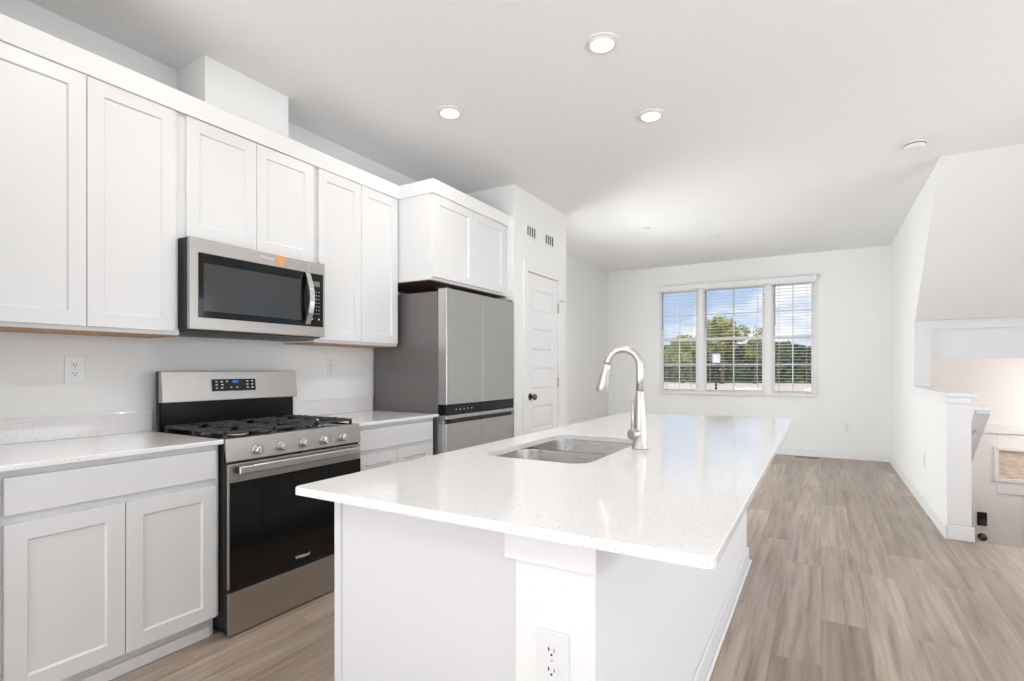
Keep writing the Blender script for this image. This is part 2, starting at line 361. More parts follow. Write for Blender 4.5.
for t in tops:
    q = MB(f); ww = -.020
    A = [(a0, t - hh), (a1, t - hh), (a1, t), (a0, t)]; i1, i2 = .014, .034
    R = []
    for i, wd in ((0, -.021), (i1, -.022), (i2, -.011)):
        R.append([q.v((a0 + i, t - hh + i, wd)), q.v((a1 - i, t - hh + i, wd)), q.v((a1 - i, t - i, wd)), q.v((a0 + i, t - i, wd))])
    for j in (0, 1):
        for i in range(4): q.face([R[j][i], R[j][(i + 1) % 4], R[j + 1][(i + 1) % 4], R[j + 1][i]])
    q.face(R[2]); q.build('door_panel', 'trim', d1)
ky, kz = DY0 + .07, .975
b = MB(f); b.disc((ky, kz), .033, -.008, 0, 24); b.tube([(ky, kz, x) for x in (0, .022, .03, .045, .058, .064)], [.012, .012, .026, .030, .024, .01], 20); b.build('door_knob', 'bronze', d1)
for hz in (1.86, 1.10, .28):
    b = MB(f); b.box(y1 - .004, y1 + .012, hz - .05, hz + .05, -.006, .003); b.tube([(y1 + .004, hz - .05, .007), (y1 + .004, hz + .05, .007)], .006, 10); b.build('hinge', 'nickel', d1)
b = MB(f); b.tube([(y1 + .004, 1.925, .012), (y1 + .004, 1.925, .06)], .004, 8); b.tube([(y1 - .05, 1.925, .06), (y1 + .06, 1.925, .06)], .004, 8); b.build('door_stop', 'nickel', d1)

# vents above the pantry door
for i, (ya, yb, zc) in enumerate(((4.285, 4.475, 2.515), (4.66, 4.86, 2.515))):
    lb = ['small white slotted wall vent above the pantry door, the one nearer the refrigerator', 'small white slotted wall vent above the pantry door, the one farther from the refrigerator'][i]
    t = thing('wall_vent', lb, 'vent', (PX, (ya + yb) / 2, zc - .07), 'slotted vents above the pantry door')
    b = MB(f); b.box(ya, yb, zc - .065, zc - .045, 0, .008).box(ya, yb, zc + .045, zc + .065, 0, .008)
    n = 4; bw = .014; st = (yb - ya - bw) / n
    for k in range(n + 1): b.box(ya + k * st, ya + k * st + bw, zc - .045, zc + .045, 0, .008)
    b.build('vent_frame', 'plastic', t, bevel=.001)
    MB(f).box(ya + .006, yb - .006, zc - .05, zc + .05, .0005, .003).build('vent_opening', 'slot', t)

# ------------------------------------------------------------------ outlets
def outlet(f, u, v, label, loc, sc=1.0, w0=0, group=None, switch=False):
    t = thing('light_switch' if switch else 'electrical_outlet', label, 'switch' if switch else 'outlet', loc, group)
    W, Hh = .040 * sc, .064 * sc
    b = MB(f); b.box(u - W, u + W, v - Hh, v + Hh, w0, w0 + .006); b.build('cover_plate', 'plastic', t, bevel=.003, seg=3)
    if switch:
        MB(f).box(u - .017, u + .017, v - .034, v + .034, w0 + .006, w0 + .009).build('rocker', 'plastic', t, bevel=.001); return t
    for dv in (-.0215 * sc, .0215 * sc):
        b = MB(f); R = .0175 * sc; pts = []
        for k in range(28):
            a = 2 * math.pi * k / 28; pts.append((u + R * math.cos(a), v + dv + max(-.0135 * sc, min(.0135 * sc, R * math.sin(a)))))
        b.prism(pts, w0 + .006, w0 + .0085); s = b.build('socket', 'plastic', t)
        b = MB(f); z = w0 + .0086
        b.box(u - .0085 * sc, u - .0060 * sc, v + dv - .001, v + dv + .008 * sc, z - .001, z + .0002)
        b.box(u - .0085 * sc, u - .0035 * sc, v + dv + .003, v + dv + .005 * sc, z - .001, z + .0002)
        b.box(u + .0055 * sc, u + .0075 * sc, v + dv - .001, v + dv + .007 * sc, z - .001, z + .0002)
        b.disc((u, v + dv - .0075 * sc), .0028 * sc, z - .001, z + .0002, 10)
        b.build('slots', 'slot', s)
    b = MB(f); b.disc((u, v), .0028 * sc, w0 + .006, w0 + .0075, 10); b.build('screw', 'nickel', t)
    return t
outlet(FX(XL), 1.125, 1.235, 'white duplex outlet on the wall left of the range, above the backsplash', (XL, 1.125, 1.17))
outlet(FX(XL), 2.632, 1.244, 'white duplex outlet on the wall between the range and the refrigerator', (XL, 2.632, 1.18))
outlet(FmY(YF), .307, .43, 'white outlet low on the far wall, right of the window', (.307, YF, .37))
outlet(FmX(XR), 5.915, .43, 'white outlet plate low on the long side of the half wall', (XR, 5.915, .37))

# ------------------------------------------------------------------ far windows, blinds, valance
OX = [(-2.235, -1.645), (-1.575, -.705), (-.625, -.075)]
f = FmY(YF + .115)
S(MB(f).box(-1.645, -1.575, WZ0, WZ1, 0, .118).box(-.705, -.625, WZ0, WZ1, 0, .118), 'trim_7', 'trim', bevel=.002)
MR = 1.69
for i, (x0, x1) in enumerate(OX):
    wn = bpy.data.objects.new('window_%d' % (i + 1), None); COL.objects.link(wn); wn.location = (x0, YF + .06, WZ0); wn['kind'] = 'structure'
    b = MB(f); fr = .022
    b.box(x0, x0 + fr, WZ0, WZ1, 0, .112).box(x1 - fr, x1, WZ0, WZ1, 0, .112).box(x0 + fr, x1 - fr, WZ0, WZ0 + .02, 0, .112).box(x0 + fr, x1 - fr, WZ1 - fr, WZ1, 0, .112)
    b.build('window_frame', 'trim', wn, bevel=.002)
    for nm, z0, z1, wd in (('lower_sash', WZ0 + .02, MR + .02, .075), ('upper_sash', MR - .02, WZ1 - fr, .045)):
        b = MB(f); s = .022; a0, a1 = x0 + fr, x1 - fr
        b.box(a0, a0 + s, z0, z1, wd, wd + .03).box(a1 - s, a1, z0, z1, wd, wd + .03).box(a0 + s, a1 - s, z0, z0 + .03, wd, wd + .03).box(a0 + s, a1 - s, z1 - .028, z1, wd, wd + .03)
        sa = b.build(nm, 'trim', wn, bevel=.002)
        b = MB(f); xm = (a0 + a1) / 2; zm = (z0 + z1) / 2
        b.box(xm - .008, xm + .008, z0 + .03, z1 - .028, wd + .008, wd + .022).box(a0 + s, a1 - s, zm - .008, zm + .008, wd + .009, wd + .021)
        b.build('muntins', 'trim', sa)
        MB(f).box(a0 + s, a1 - s, z0 + .03, z1 - .028, wd + .013, wd + .016).build('pane', 'glass', sa)
# sills
S(MB(FmY(YF)).box(WX0 - .03, WX1 + .03, WZ0 - .02, WZ0, -.12, .058), 'trim_8', 'trim', bevel=.004)
S(MB(FmY(YF)).box(WX0 - .03, WX0, WZ0, WZ1 - .0, 0, .01).box(WX1, WX1 + .03, WZ0, WZ1, 0, .01), 'trim_9', 'trim', bevel=.002)
BN = ['left', 'middle', 'right']
for i, (x0, x1) in enumerate(OX):
    lb = ['white slatted blind over the narrow left window pane', 'white slatted blind over the wide middle window pane', 'white slatted blind over the right-hand window pane'][i]
    t = thing('window_blind', lb, 'blind', ((x0 + x1) / 2, YF + .02, WZ0), 'blinds in the triple window')
    yb = YF - .0265
    MB().box(x0 + .004, x1 - .004, yb - .025, yb + .025, 2.455, 2.497).build('headrail', 'blind', t)
    b = MB(); z = 2.43; bot = WZ0 + .014
    while z > bot + .02:
        b.hexa([(x0 + .006, yb - .021, z - .0022), (x0 + .006, yb - .021, z + .0022), (x0 + .006, yb + .021, z - .0022), (x0 + .006, yb + .021, z + .0022),
                (x1 - .006, yb - .021, z - .0022), (x1 - .006, yb - .021, z + .0022), (x1 - .006, yb + .021, z - .0022), (x1 - .006, yb + .021, z + .0022)])
        z -= .0445
    b.build('slats', 'blind', t)
    MB().box(x0 + .006, x1 - .006, yb - .022, yb + .022, bot - .012, bot + .006).build('bottom_rail', 'blind', t, bevel=.003)
    b = MB()
    for fx in ((.18, .82) if i != 1 else (.12, .5, .88)):
        for dy in (-.023, .023): b.tube([(x0 + (x1 - x0) * fx, yb + dy, bot), (x0 + (x1 - x0) * fx, yb + dy, 2.46)], .0018, 6)
    b.build('ladder_cords', 'cord', t)
    MB().tube([(x0 + .05, yb - .036, 2.45), (x0 + .05, yb - .038, 1.86)], .0055, 8).build('wand', 'wand', t)
tag(MB(FmY(YF)).box(WX0 - .045, WX1 + .02, WZ1 - .025, WZ1 + .045, .057, .069).build('valance', 'blind', None, bevel=.003), 'long white valance board across the top of the triple window', 'valance')

# invented windows out of view, put in so the fill lights can enter
wn = bpy.data.objects.new('window_4', None); COL.objects.link(wn); wn.location = (-2.8, -3.62, .06); wn['kind'] = 'structure'
b = MB().box(-2.8, 2.4, -3.66, -3.58, .06, .12).box(-2.8, 2.4, -3.66, -3.58, 2.59, 2.65)
for k in range(5): b.box(-2.8 + k * 1.285, -2.74 + k * 1.285, -3.66, -3.58, .12, 2.59)
b.build('window_frame', 'trim', wn)
MB().box(-2.74, 2.34, -3.62, -3.616, .12, 2.59).build('pane', 'glass', wn)
wn = bpy.data.objects.new('window_5', None); COL.objects.link(wn); wn.location = (-3.2, 5.3, .55); wn['kind'] = 'structure'  # invented window in the wall stretch hidden by the pantry
b = MB().box(-3.22, -3.16, 5.3, 5.35, .55, 2.15).box(-3.22, -3.16, 6.13, 6.18, .55, 2.15).box(-3.22, -3.16, 5.35, 6.13, .55, .6).box(-3.22, -3.16, 5.35, 6.13, 2.1, 2.15).box(-3.22, -3.16, 5.35, 6.13, 1.48, 1.53)
b.build('window_frame', 'trim', wn); MB().box(-3.192, -3.188, 5.35, 6.13, .6, 2.1).build('pane', 'glass', wn)
wn = bpy.data.objects.new('window_6', None); COL.objects.link(wn); wn.location = (2.65, -.7, .65); wn['kind'] = 'structure'
b = MB(); b.box(2.64, 2.72, -.7, -.64, .65, 2.35).box(2.64, 2.72, 1.84, 1.9, .65, 2.35).box(2.64, 2.72, -.64, 1.84, .65, .71).box(2.64, 2.72, -.64, 1.84, 2.29, 2.35).box(2.64, 2.72, .57, .63, .71, 2.29)
b.build('window_frame', 'trim', wn); MB().box(2.678, 2.682, -.64, 1.84, .71, 2.29).build('pane', 'glass', wn)
wn = bpy.data.objects.new('window_7', None); COL.objects.link(wn); wn.location = (2.65, 2.4, .65); wn['kind'] = 'structure'
b = MB(); b.box(2.64, 2.72, 2.4, 2.46, .65, 2.35).box(2.64, 2.72, 4.54, 4.6, .65, 2.35).box(2.64, 2.72, 2.46, 4.54, .65, .71).box(2.64, 2.72, 2.46, 4.54, 2.29, 2.35).box(2.64, 2.72, 3.47, 3.53, .71, 2.29)
b.build('window_frame', 'trim', wn); MB().box(2.678, 2.682, 2.46, 4.54, .71, 2.29).build('pane', 'glass', wn)

# ------------------------------------------------------------------ base cabinets
CT = .914; CTH = .021
def base_cab(label, Y0, Y1, drawer, split, X1=-2.41, dtop=.868, dbot=.738, ztop=.706, zbot=.105):
    t = thing('base_cabinet', label, 'cabinet', (XL + .3, (Y0 + Y1) / 2, 0))
    MB().box(XL + .001, X1, Y0, Y1, .10, CT - CTH).box(XL + .001, X1 - .0, Y0, Y0 + .018, .0, .10).build('carcass', 'cabinet', t, bevel=.001)
    MB().box(XL + .001, -2.455, Y0 + .018, Y1, 0, .10).build('toe_kick', 'cabinet', t)
    f = FX(X1)
    d0, d1 = drawer
    MB(f).box(d0, d1, dbot, dtop, .0005, .020).build('drawer', 'cabinet', t, bevel=.002)
    for a, bb in split: MB(f).panel(a, bb, zbot, ztop, .0005, .020, .062).build('door', 'cabinet', t, bevel=.0012)
    return t
base_cab('white base cabinet left of the range, one wide drawer over two shaker doors', .668, 1.4395, (.688, 1.420), [(.688, 1.051), (1.0545, 1.420)])
base_cab('white base cabinet between the range and the refrigerator', 2.262, 3.012, (2.275, 2.985), [(2.275, 2.620), (2.6235, 2.985)], ztop=.71)
# toe moulding
tag_b = MB().box(-2.4545, -2.442, .690, 1.42, 0, .05).build('toe_molding', 'trim', None, bevel=.004); tag(tag_b, 'narrow white shoe moulding at the foot of the left base cabinet', 'molding')

def counter(label, x0, x1, y0, y1):
    o = MB().box(x0, x1, y0, y1, CT - CTH, CT).build('countertop', 'quartz', None, bevel=.004, seg=3); return tag(o, label, 'countertop')
counter('white speckled quartz countertop left of the range', XL, -2.368, .664, 1.4415)
counter('white speckled quartz countertop between the range and the refrigerator', XL, -2.368, 2.26, 3.03)
tag(MB().box(XL, XL + .02, .664, 1.452, CT, CT + .105).build('backsplash', 'quartz', None, bevel=.002), 'low quartz backsplash strip on the wall left of the range', 'backsplash')
tag(MB().box(XL, XL + .02, 2.245, 3.03, CT, CT + .105).build('backsplash', 'quartz', None, bevel=.002), 'low quartz backsplash strip on the wall between range and refrigerator', 'backsplash')

# ------------------------------------------------------------------ wall cabinets
UF = -2.74; UB = 1.40; UT = 2.505
def wall_cab(label, Y0, Y1, zb, zt, X1, doors, dz0, dz1):
    t = thing('wall_cabinet', label, 'cabinet', (XL + .15, (Y0 + Y1) / 2, zb))
    MB().box(XL, X1, Y0, Y1, zb + .004, zt).build('carcass', 'cabinet', t, bevel=.001)
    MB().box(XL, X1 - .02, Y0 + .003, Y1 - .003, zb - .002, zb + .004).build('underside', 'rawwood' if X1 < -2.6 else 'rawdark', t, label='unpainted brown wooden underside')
    f = FX(X1)
    for a, b in doors: MB(f).panel(a, b, dz0, dz1, .0005, .020, .062).build('door', 'cabinet', t, bevel=.0012)
    return t
wall_cab('tall white wall cabinet left of the microwave, two shaker doors', .664, 1.440, UB, UT, UF, [(.69, 1.0495), (1.0525, 1.415)], UB + .022, UT - .01)
wall_cab('short white wall cabinet directly above the microwave', 1.440, 2.250, 1.882, UT, UF, [(1.466, 1.842), (1.845, 2.228)], 1.898, UT - .01)
wall_cab('tall white wall cabinet between the microwave and the refrigerator', 2.250, 2.998, UB, UT, UF, [(2.270, 2.624), (2.627, 2.985)], UB + .022, UT - .01)
DF = -2.42
wall_cab('deep white wall cabinet above the refrigerator', 2.998, 4.067, 1.877, UT, DF, [(3.012, 3.513), (3.516, 4.0)], 1.90, UT - .01)
# crown: flat board leaning outwards, running along the wall cabinets and round the deep one
b = MB(); zb, zt = UT - .005, 2.585
def crown_run(b, p0, p1, n, ext0=0, ext1=0):
    pass
prof = [(0, zb), (.008, zb), (.036, zt), (.0, zt)]
x = UF + .018
b.prism([(x + a, z) for a, z in prof], .664, 2.998, (0, 2, 1))
xx = DF + .018
b.prism([(xx + a, z) for a, z in prof], 2.998, 4.067, (0, 2, 1))
# side return of the deep cabinet
pts = []
for (a, z) in prof: pts.append((a, z))
q0 = [b.v((x + .0, 2.998 - a, z)) for a, z in prof]; q1 = [b.v((xx + a, 2.998 - a, z)) for a, z in prof]
for i in range(4): b.face([q0[i], q0[(i + 1) % 4], q1[(i + 1) % 4], q1[i]])
b.face(q0); b.face(q1)
q2 = [b.v((xx + a, 2.998, z)) for a, z in prof]
for i in range(4): b.face([q1[i], q1[(i + 1) % 4], q2[(i + 1) % 4], q2[i]])
tag(b.build('crown_molding', 'trim', None), 'white crown moulding along the tops of the wall cabinets', 'molding')

# ------------------------------------------------------------------ microwave
MF = -2.642; my0, my1 = 1.433, 2.247
t = thing('microwave', 'stainless over-the-range microwave hung under the short wall cabinet', 'microwave', (-2.85, 1.84, 1.42))
MB().box(XL, MF - .025, my0, my1, 1.432, 1.880).build('body', 'charcoal', t, bevel=.003, label='dark charcoal casing')
MB().prism([(XL + .02, 1.432), (XL + .02, 1.415), (-2.80, 1.412), (MF - .03, 1.428), (MF - .03, 1.432)], my0 + .01, my1 - .01, (0, 2, 1)).build('vent_underside', 'charcoal', t)
f = FX(MF)
b = MB(f); b.box(my0 + .003, my1, 1.432, 1.882, -.024, 0); b.build('front_frame', 'steel', t, bevel=.003)
wy0, wy1 = 1.478, 2.232; wz0, wz1 = 1.492, 1.812
MB(f).box(wy0, wy1, wz0, wz1, 0, .0035).build('door_glass', 'blackglass', t, bevel=.004)
MB(f).box(1.502, 2.075, 1.525, 1.762, .0035, .0040).build('window_screen', 'mwglass', t)
b = MB(f); b.box(2.127, 2.129, 1.812, 1.882, 0, .0006); b.build('door_seam', 'mark', t)
# bowed handle
b = MB(f); pts = []; hy = 2.105; n = 14
for k in range(n + 1):
    a = k / n; z = 1.502 + a * .305; w = .012 + .040 * math.sin(math.pi * a); pts.append((w, z))
for k in range(n):
    w0, z0 = pts[k]; w1, z1 = pts[k + 1]
    b.hexa([(hy - .014, z0, w0 - .007), (hy - .014, z0, w0 + .007), (hy - .014, z1, w1 - .007), (hy - .014, z1, w1 + .007), (hy + .020, z0, w0 - .007), (hy + .020, z0, w0 + .007), (hy + .020, z1, w1 - .007), (hy + .020, z1, w1 + .007)])
bmesh.ops.remove_doubles(b.bm, verts=b.bm.verts, dist=.0001)
b.build('handle', 'chrome', t)
MB(f).box(2.155, 2.205, 1.735, 1.765, .0035, .0042).build('display', 'greydisp', t)
for r in range(7):
    for c in range(3): MB(f).box(2.158 + c * .019, 2.164 + c * .019, 1.70 - r * .022, 1.704 - r * .022, .0035, .0041).build('button_mark', 'mark', t)
for u in (2.146, 2.194): MB(f).box(u, u + .010, 1.533, 1.542, .0035, .0041).build('button_mark', 'mark', t)
text_mesh('Whirlpool', .021, f, (1.852, 1.852), .0006, parent=t, bold=.0004, name='brand_lettering')
MB(f).prism([(1.900, 1.878), (1.985, 1.878), (1.955, 1.822), (1.925, 1.820)], 0, .0006).build('sticker', 'sticker', t, label='orange sticker')

# ------------------------------------------------------------------ range
RF = -2.345; ry0, ry1 = 1.443, 2.258
t = thing('gas_range', 'stainless freestanding gas range with black oven glass and five knobs', 'range', (-2.7, 1.834, 0))
MB().box(-2.965, RF - .036, ry0 + .004, ry1 - .004, .035, .895).box(RF - .036, RF - .013, ry0 + .006, ry1 - .006, .015, .808).box(-2.90, RF - .06, ry0 + .03, ry1 - .03, .0, .035).build('body', 'charcoal', t, bevel=.003, label='dark charcoal side casing')
# cooktop
MB().box(-2.945, RF - .03, ry0, ry1, .895, .908).build('cooktop', 'dark', t, bevel=.003)
b = MB(); b.hexa([(RF - .014, ry0, .808), (RF - .034, ry0, .915), (RF, ry0, .808), (RF - .012, ry0, .915), (RF - .014, ry1, .808), (RF - .034, ry1, .915), (RF, ry1, .808), (RF - .012, ry1, .915)]).box(RF - .06, RF - .018, ry0, ry1, .907, .915)
b.build('control_panel', 'steel', t, bevel=.003)
for u in (ry0, ry1 - .012): MB().box(-2.945, RF - .055, u, u + .012, .908, .914).build('side_rim', 'dark', t)
f = FX(RF)
for ky in (1.592, 1.725, 1.858, 1.991, 2.120):
    b = MB(f); kz = .850
    b.disc((ky, kz), .026, -.006, .004, 28); kb = b.build('knob_bezel', 'steel_light', t)
    b = MB(f); b.tube([(ky, kz, .004), (ky, kz, .008), (ky, kz, .026), (ky, kz, .029)], [.020, .021, .018, .015], 28)
    b.box(ky - .0035, ky + .0035, kz - .018, kz + .018, .026, .036)
    b.build('knob', 'steel_light', t, bevel=.0012)
# oven door
MB(f).box(ry0 + .004, ry1 - .004, .222, .798, -.012, -.001).build('oven_door', 'steel', t, bevel=.004)
MB(f).box(ry0 + .012, ry1 - .004, .224, .712, -.001, .0015).build('oven_glass', 'blackglass', t, bevel=.002)
MB(f).box(ry0 + .12, ry1 - .12, .33, .62, .0015, .0020).build('oven_window', 'blackglass', t)
for k in range(4): MB(f).box(1.55 + k * .15, 1.65 + k * .15, .7985, .8065, -.012, -.003).build('door_vent', 'slot', t)
b = MB(f); b.box(1.478, 2.215, .751, .788, .030, .044); h = b.build('oven_handle', 'steel_light', t, bevel=.006, seg=3)
for u in (1.482, 2.18): MB(f).box(u, u + .03, .755, .784, -.001, .031).build('handle_bracket', 'charcoal', h)
MB(f).box(ry0 + .004, ry1 - .004, .008, .205, -.012, .002).build('storage_drawer', 'steel', t, bevel=.004)
text_mesh('Whirlpool', .021, f, (1.85, .262), .0026, parent=t, bold=.0006, name='brand_lettering')
# backguard
BX = -2.92
b = MB(); b.hexa([(-2.975, ry0 + .004, .90), (-2.975, ry0 + .004, 1.225), (BX - .03, ry0 + .004, .90), (BX - .03, ry0 + .004, 1.225), (-2.975, ry1 - .004, .90), (-2.975, ry1 - .004, 1.225), (BX - .03, ry1 - .004, .90), (BX - .03, ry1 - .004, 1.225)])
b.build('backguard_body', 'charcoal', t, bevel=.003)
MB().box(BX - .03, BX - .018, ry0 + .012, ry1 - .012, .905, 1.065).build('backguard_lower_panel', 'dark', t)
b = MB(); b.hexa([(BX - .03, ry0 + .004, 1.062), (BX - .03, ry0 + .004, 1.225), (BX + .012, ry0 + .004, 1.062), (BX - .004, ry0 + .004, 1.225), (BX - .03, ry1 - .004, 1.062), (BX - .03, ry1 - .004, 1.225), (BX + .012, ry1 - .004, 1.062), (BX - .004, ry1 - .004, 1.225)])
b.build('backguard', 'steel', t, bevel=.003)
def FB(u, v, w):   # on the leaning face of the backguard
    a = (v - 1.062) / .163; return (BX + .012 - .016 * a + w, u, v)
MB(FB).box(1.705, 1.967, 1.113, 1.180, .0003, .003).build('control_display', 'blackglass', t)
MB(FB).box(1.825, 1.860, 1.158, 1.172, .003, .0034).build('clock_digits', 'blue', t)
for (uu, vv) in [(p - .020, q - .019) for p, q in ((1.745, 1.185), (1.775, 1.185), (1.805, 1.186), (1.745, 1.168), (1.778, 1.168), (1.745, 1.15), (1.775, 1.15), (1.83, 1.152), (1.865, 1.152), (1.93, 1.186), (1.96, 1.186), (1.93, 1.168), (1.96, 1.168), (1.93, 1.150), (1.96, 1.150))]:
    MB(FB).box(uu, uu + .012, vv - .003, vv + .003, .003, .0034).build('button_mark', 'mark', t)
# burners and grates
for (cx, cy, r) in ((-2.52, 1.60, .052), (-2.52, 2.07, .048), (-2.80, 1.60, .036), (-2.80, 2.07, .042), (-2.66, 1.834, .05)):
    b = MB(); b.disc((cx, cy), r, .908, .918, 28); bb = b.build('burner', 'nickel', t)
    b = MB(); b.disc((cx, cy), r * .82, .918, .927, 28); b.build('burner_cap', 'iron', bb, bevel=.003)
gx0, gx1 = -2.92, RF - .05
for gi in range(3):
    a0 = ry0 + .018 + gi * .2597; a1 = a0 + .256
    b = MB(); z0, z1 = .932, .945; q = .011
    b.box(gx0, gx1, a0, a0 + q, z0, z1).box(gx0, gx1, a1 - q, a1, z0, z1).box(gx0, gx0 + q, a0, a1, z0, z1).box(gx1 - q, gx1, a0, a1, z0, z1)
    ym = (a0 + a1) / 2; xm = (gx0 + gx1) / 2
    b.box(xm - q / 2, xm + q / 2, a0, a1, z0, z1)
    n = 8
    for k in range(1, n):
        xk = gx0 + (gx1 - gx0) * k / n
        if k == 4: continue
        near = k in (2, 6)
        if near: b.box(xk - .005, xk + .005, a0, a0 + .095, z0, z1 + .003).box(xk - .005, xk + .005, a1 - .095, a1, z0, z1 + .003)
        else: b.box(xk - .005, xk + .005, a0, a0 + .045 + .02 * (k % 2), z0, z1 + .002).box(xk - .005, xk + .005, a1 - .045 - .02 * (k % 2), a1, z0, z1 + .002)
    for xs, xe in ((gx0, gx0 + .10), (xm - .10, xm + .10), (gx1 - .10, gx1)): b.box(xs, xe, ym - .005, ym + .005, z0, z1 + .003)
    for xs in (gx0, xm - .008, gx1 - .014):
        for ys in (a0, a1 - .014): b.box(xs, xs + .014, ys, ys + .014, .908, z0)
    b.build('grate', 'iron', t, bevel=.0015)

# ------------------------------------------------------------------ refrigerator
t = thing('refrigerator', 'stainless four-door refrigerator with grey sides, beside the pantry wall', 'refrigerator', (-2.7, 3.52, 0))
FY0, FY1 = 3.045, 4.005; FXF = -2.312; FT = 1.818; fm = 3.552
fm = 3.51
MB().box(-3.02, -2.395, FY0, FY1, .03, 1.80).box(-2.95, -2.45, FY0 + .03, FY1 - .03, 0, .03).build('body', 'fridge_side', t, bevel=.004, label='dark grey painted side')
bz0, bz1 = .905, .979
for i, (a, bb) in enumerate(((FY0, fm - .003), (fm + .003, FY1))):
    d = MB().box(-2.388, FXF, a, bb, bz1, FT).build('upper_door', 'fridge_front', t, bevel=.004)
    if i == 0: MB().box(-2.386, FXF - .004, a - .0025, a, bz1 + .004, FT - .004).build('door_edge', 'fridge_edge', d, label='bright door edge')
    b = MB().box(-2.388, FXF - .006, a, bb, bz0, bz1).build('control_band', 'dark', t)
    b = MB().box(-2.388, FXF, a, bb, .872, .901).box(-2.388, FXF - .03, a, bb, .842, .872).box(-2.388, FXF, a, bb, .06, .842)
    l = b.build('lower_door', 'fridge_front', t, bevel=.003)
    if i == 0: MB().box(-2.386, FXF - .004, a - .0025, a, .064, .84).build('door_edge', 'fridge_edge', l, label='bright door edge')
    ya, yb = (a + .05, bb) if i == 0 else (a, bb - .05)
    b = MB().box(FXF - .002, FXF + .004, ya, yb, .843, .871); b.build('pocket_handle', 'charcoal', l, bevel=.001, label='dark recessed handle strip')
for k in range(5): MB().box(FXF - .006, FXF - .0055, 3.16 + k * .05, 3.175 + k * .05, .936, .942).build('panel_icon', 'mark', t)
MB().box(-2.42, FXF + -.01, FY0 + .005, FY0 + .055, FT - .002, FT + .012).build('hinge_cover', 'charcoal', t, bevel=.003)
MB().box(-2.42, FXF + -.01, FY1 - .055, FY1 - .005, FT - .002, FT + .012).build('hinge_cover', 'charcoal', t, bevel=.003)

# ------------------------------------------------------------------ island
IX0, IX1, IY0, IY1 = -1.262, -.158, .962, 3.86
KX0, KX1, KY0, KY1 = -.604, -.410, 1.053, 3.68
t = thing('island', 'white kitchen island base with knee wall under the quartz top', 'island', ((IX0 + IX1) / 2, 2.4, 0))
SX0, SX1, SY0, SY1 = -1.115, -.69, 1.675, 2.40
b = MB().box(-1.21, KX0, 1.075, 1.093, .0, CT - CTH).build('end_panel', 'cabinet', t)
b = MB().box(-1.19, KX0, 1.093, SY0 - .05, .1, CT - CTH).box(-1.19, KX0, SY1 + .05, 3.64, .1, CT - CTH).box(-1.19, KX0, SY0 - .05, SY1 + .05, .1, .62).box(-1.12, KX0, 1.093, 3.64, 0, .1)
b.build('cabinet_body', 'cabinet', t)
f = FmX(-1.19)
for a, bb in ((1.10, 1.66), (1.665, 2.03), (2.035, 2.40), (2.405, 3.0), (3.005, 3.6)): MB(f).panel(a, bb, .12, .70, .0005, .02).build('door', 'cabinet', t, bevel=.0012)
for a, bb in ((1.10, 1.66), (1.665, 2.40), (2.405, 3.0), (3.005, 3.6)): MB(f).box(a, bb, .72, .868, .0005, .02).build('drawer', 'cabinet', t, bevel=.0012)
MB().box(-1.215, -1.19, 1.068, 1.098, 0, CT - CTH).build('corner_strip', 'cabinet', t)
MB().box(KX0, KX1, KY0, KY1, 0, CT - CTH).build('knee_wall', 'wall', t, bevel=.002)
b = MB().box(KX0 - .022, KX1 + .006, KY0 - .012, KY0, .808, CT - CTH).box(KX1, KX1 + .006, KY0, KY1, .808, CT - CTH)
b.build('top_trim', 'trim', t, bevel=.001)
b = MB().box(KX1, KX1 + .014, KY0, KY1 + .014, 0, .10).box(KX0, KX1 + .0, KY1, KY1 + .014, 0, .10); b.build('baseboard', 'trim', t, bevel=.005, seg=3)
b = MB().box(KX1 + .014, KX1 + .028, KY0, KY1 + .028, 0, .02); b.build('shoe_molding', 'trim', t, bevel=.006, seg=3)
outlet(FmY(KY0), -.5085, .601, 'white duplex outlet on the near end of the island knee wall', (-.5085, KY0, .55))

# island countertop with a sink cut-out and rounded corners
def rrect(x0, x1, y0, y1, r, n=6):
    p = []
    for cx, cy, a0 in ((x1 - r, y1 - r, 0), (x0 + r, y1 - r, 90), (x0 + r, y0 + r, 180), (x1 - r, y0 + r, 270)):
        for k in range(n + 1):
            a = math.radians(a0 + 90 * k / n); p.append((cx + r * math.cos(a), cy + r * math.sin(a)))
    return p
b = MB(); outer = rrect(IX0, IX1, IY0, IY1, .02); inner = rrect(SX0, SX1, SY0, SY1, .07)
n = len(outer)
def ringv(poly, z): return [b.v((p[0], p[1], z)) for p in poly]
OTs, OT, OB, IT, IB = ringv(rrect(IX0 + .003, IX1 - .003, IY0 + .003, IY1 - .003, .018), CT), ringv(outer, CT - .003), ringv(outer, CT - CTH), ringv(inner, CT), ringv(inner, CT - CTH)
for k in range(n):
    j = (k + 1) % n
    b.face([OTs[k], OTs[j], IT[j], IT[k]]); b.face([OTs[k], OTs[j], OT[j], OT[k]]); b.face([OT[k], OT[j], OB[j], OB[k]]); b.face([OB[k], OB[j], IB[j], IB[k]]); b.face([IT[k], IT[j], IB[j], IB[k]])
tag(b.build('countertop', 'quartz'), 'large white speckled quartz top of the kitchen island', 'countertop')
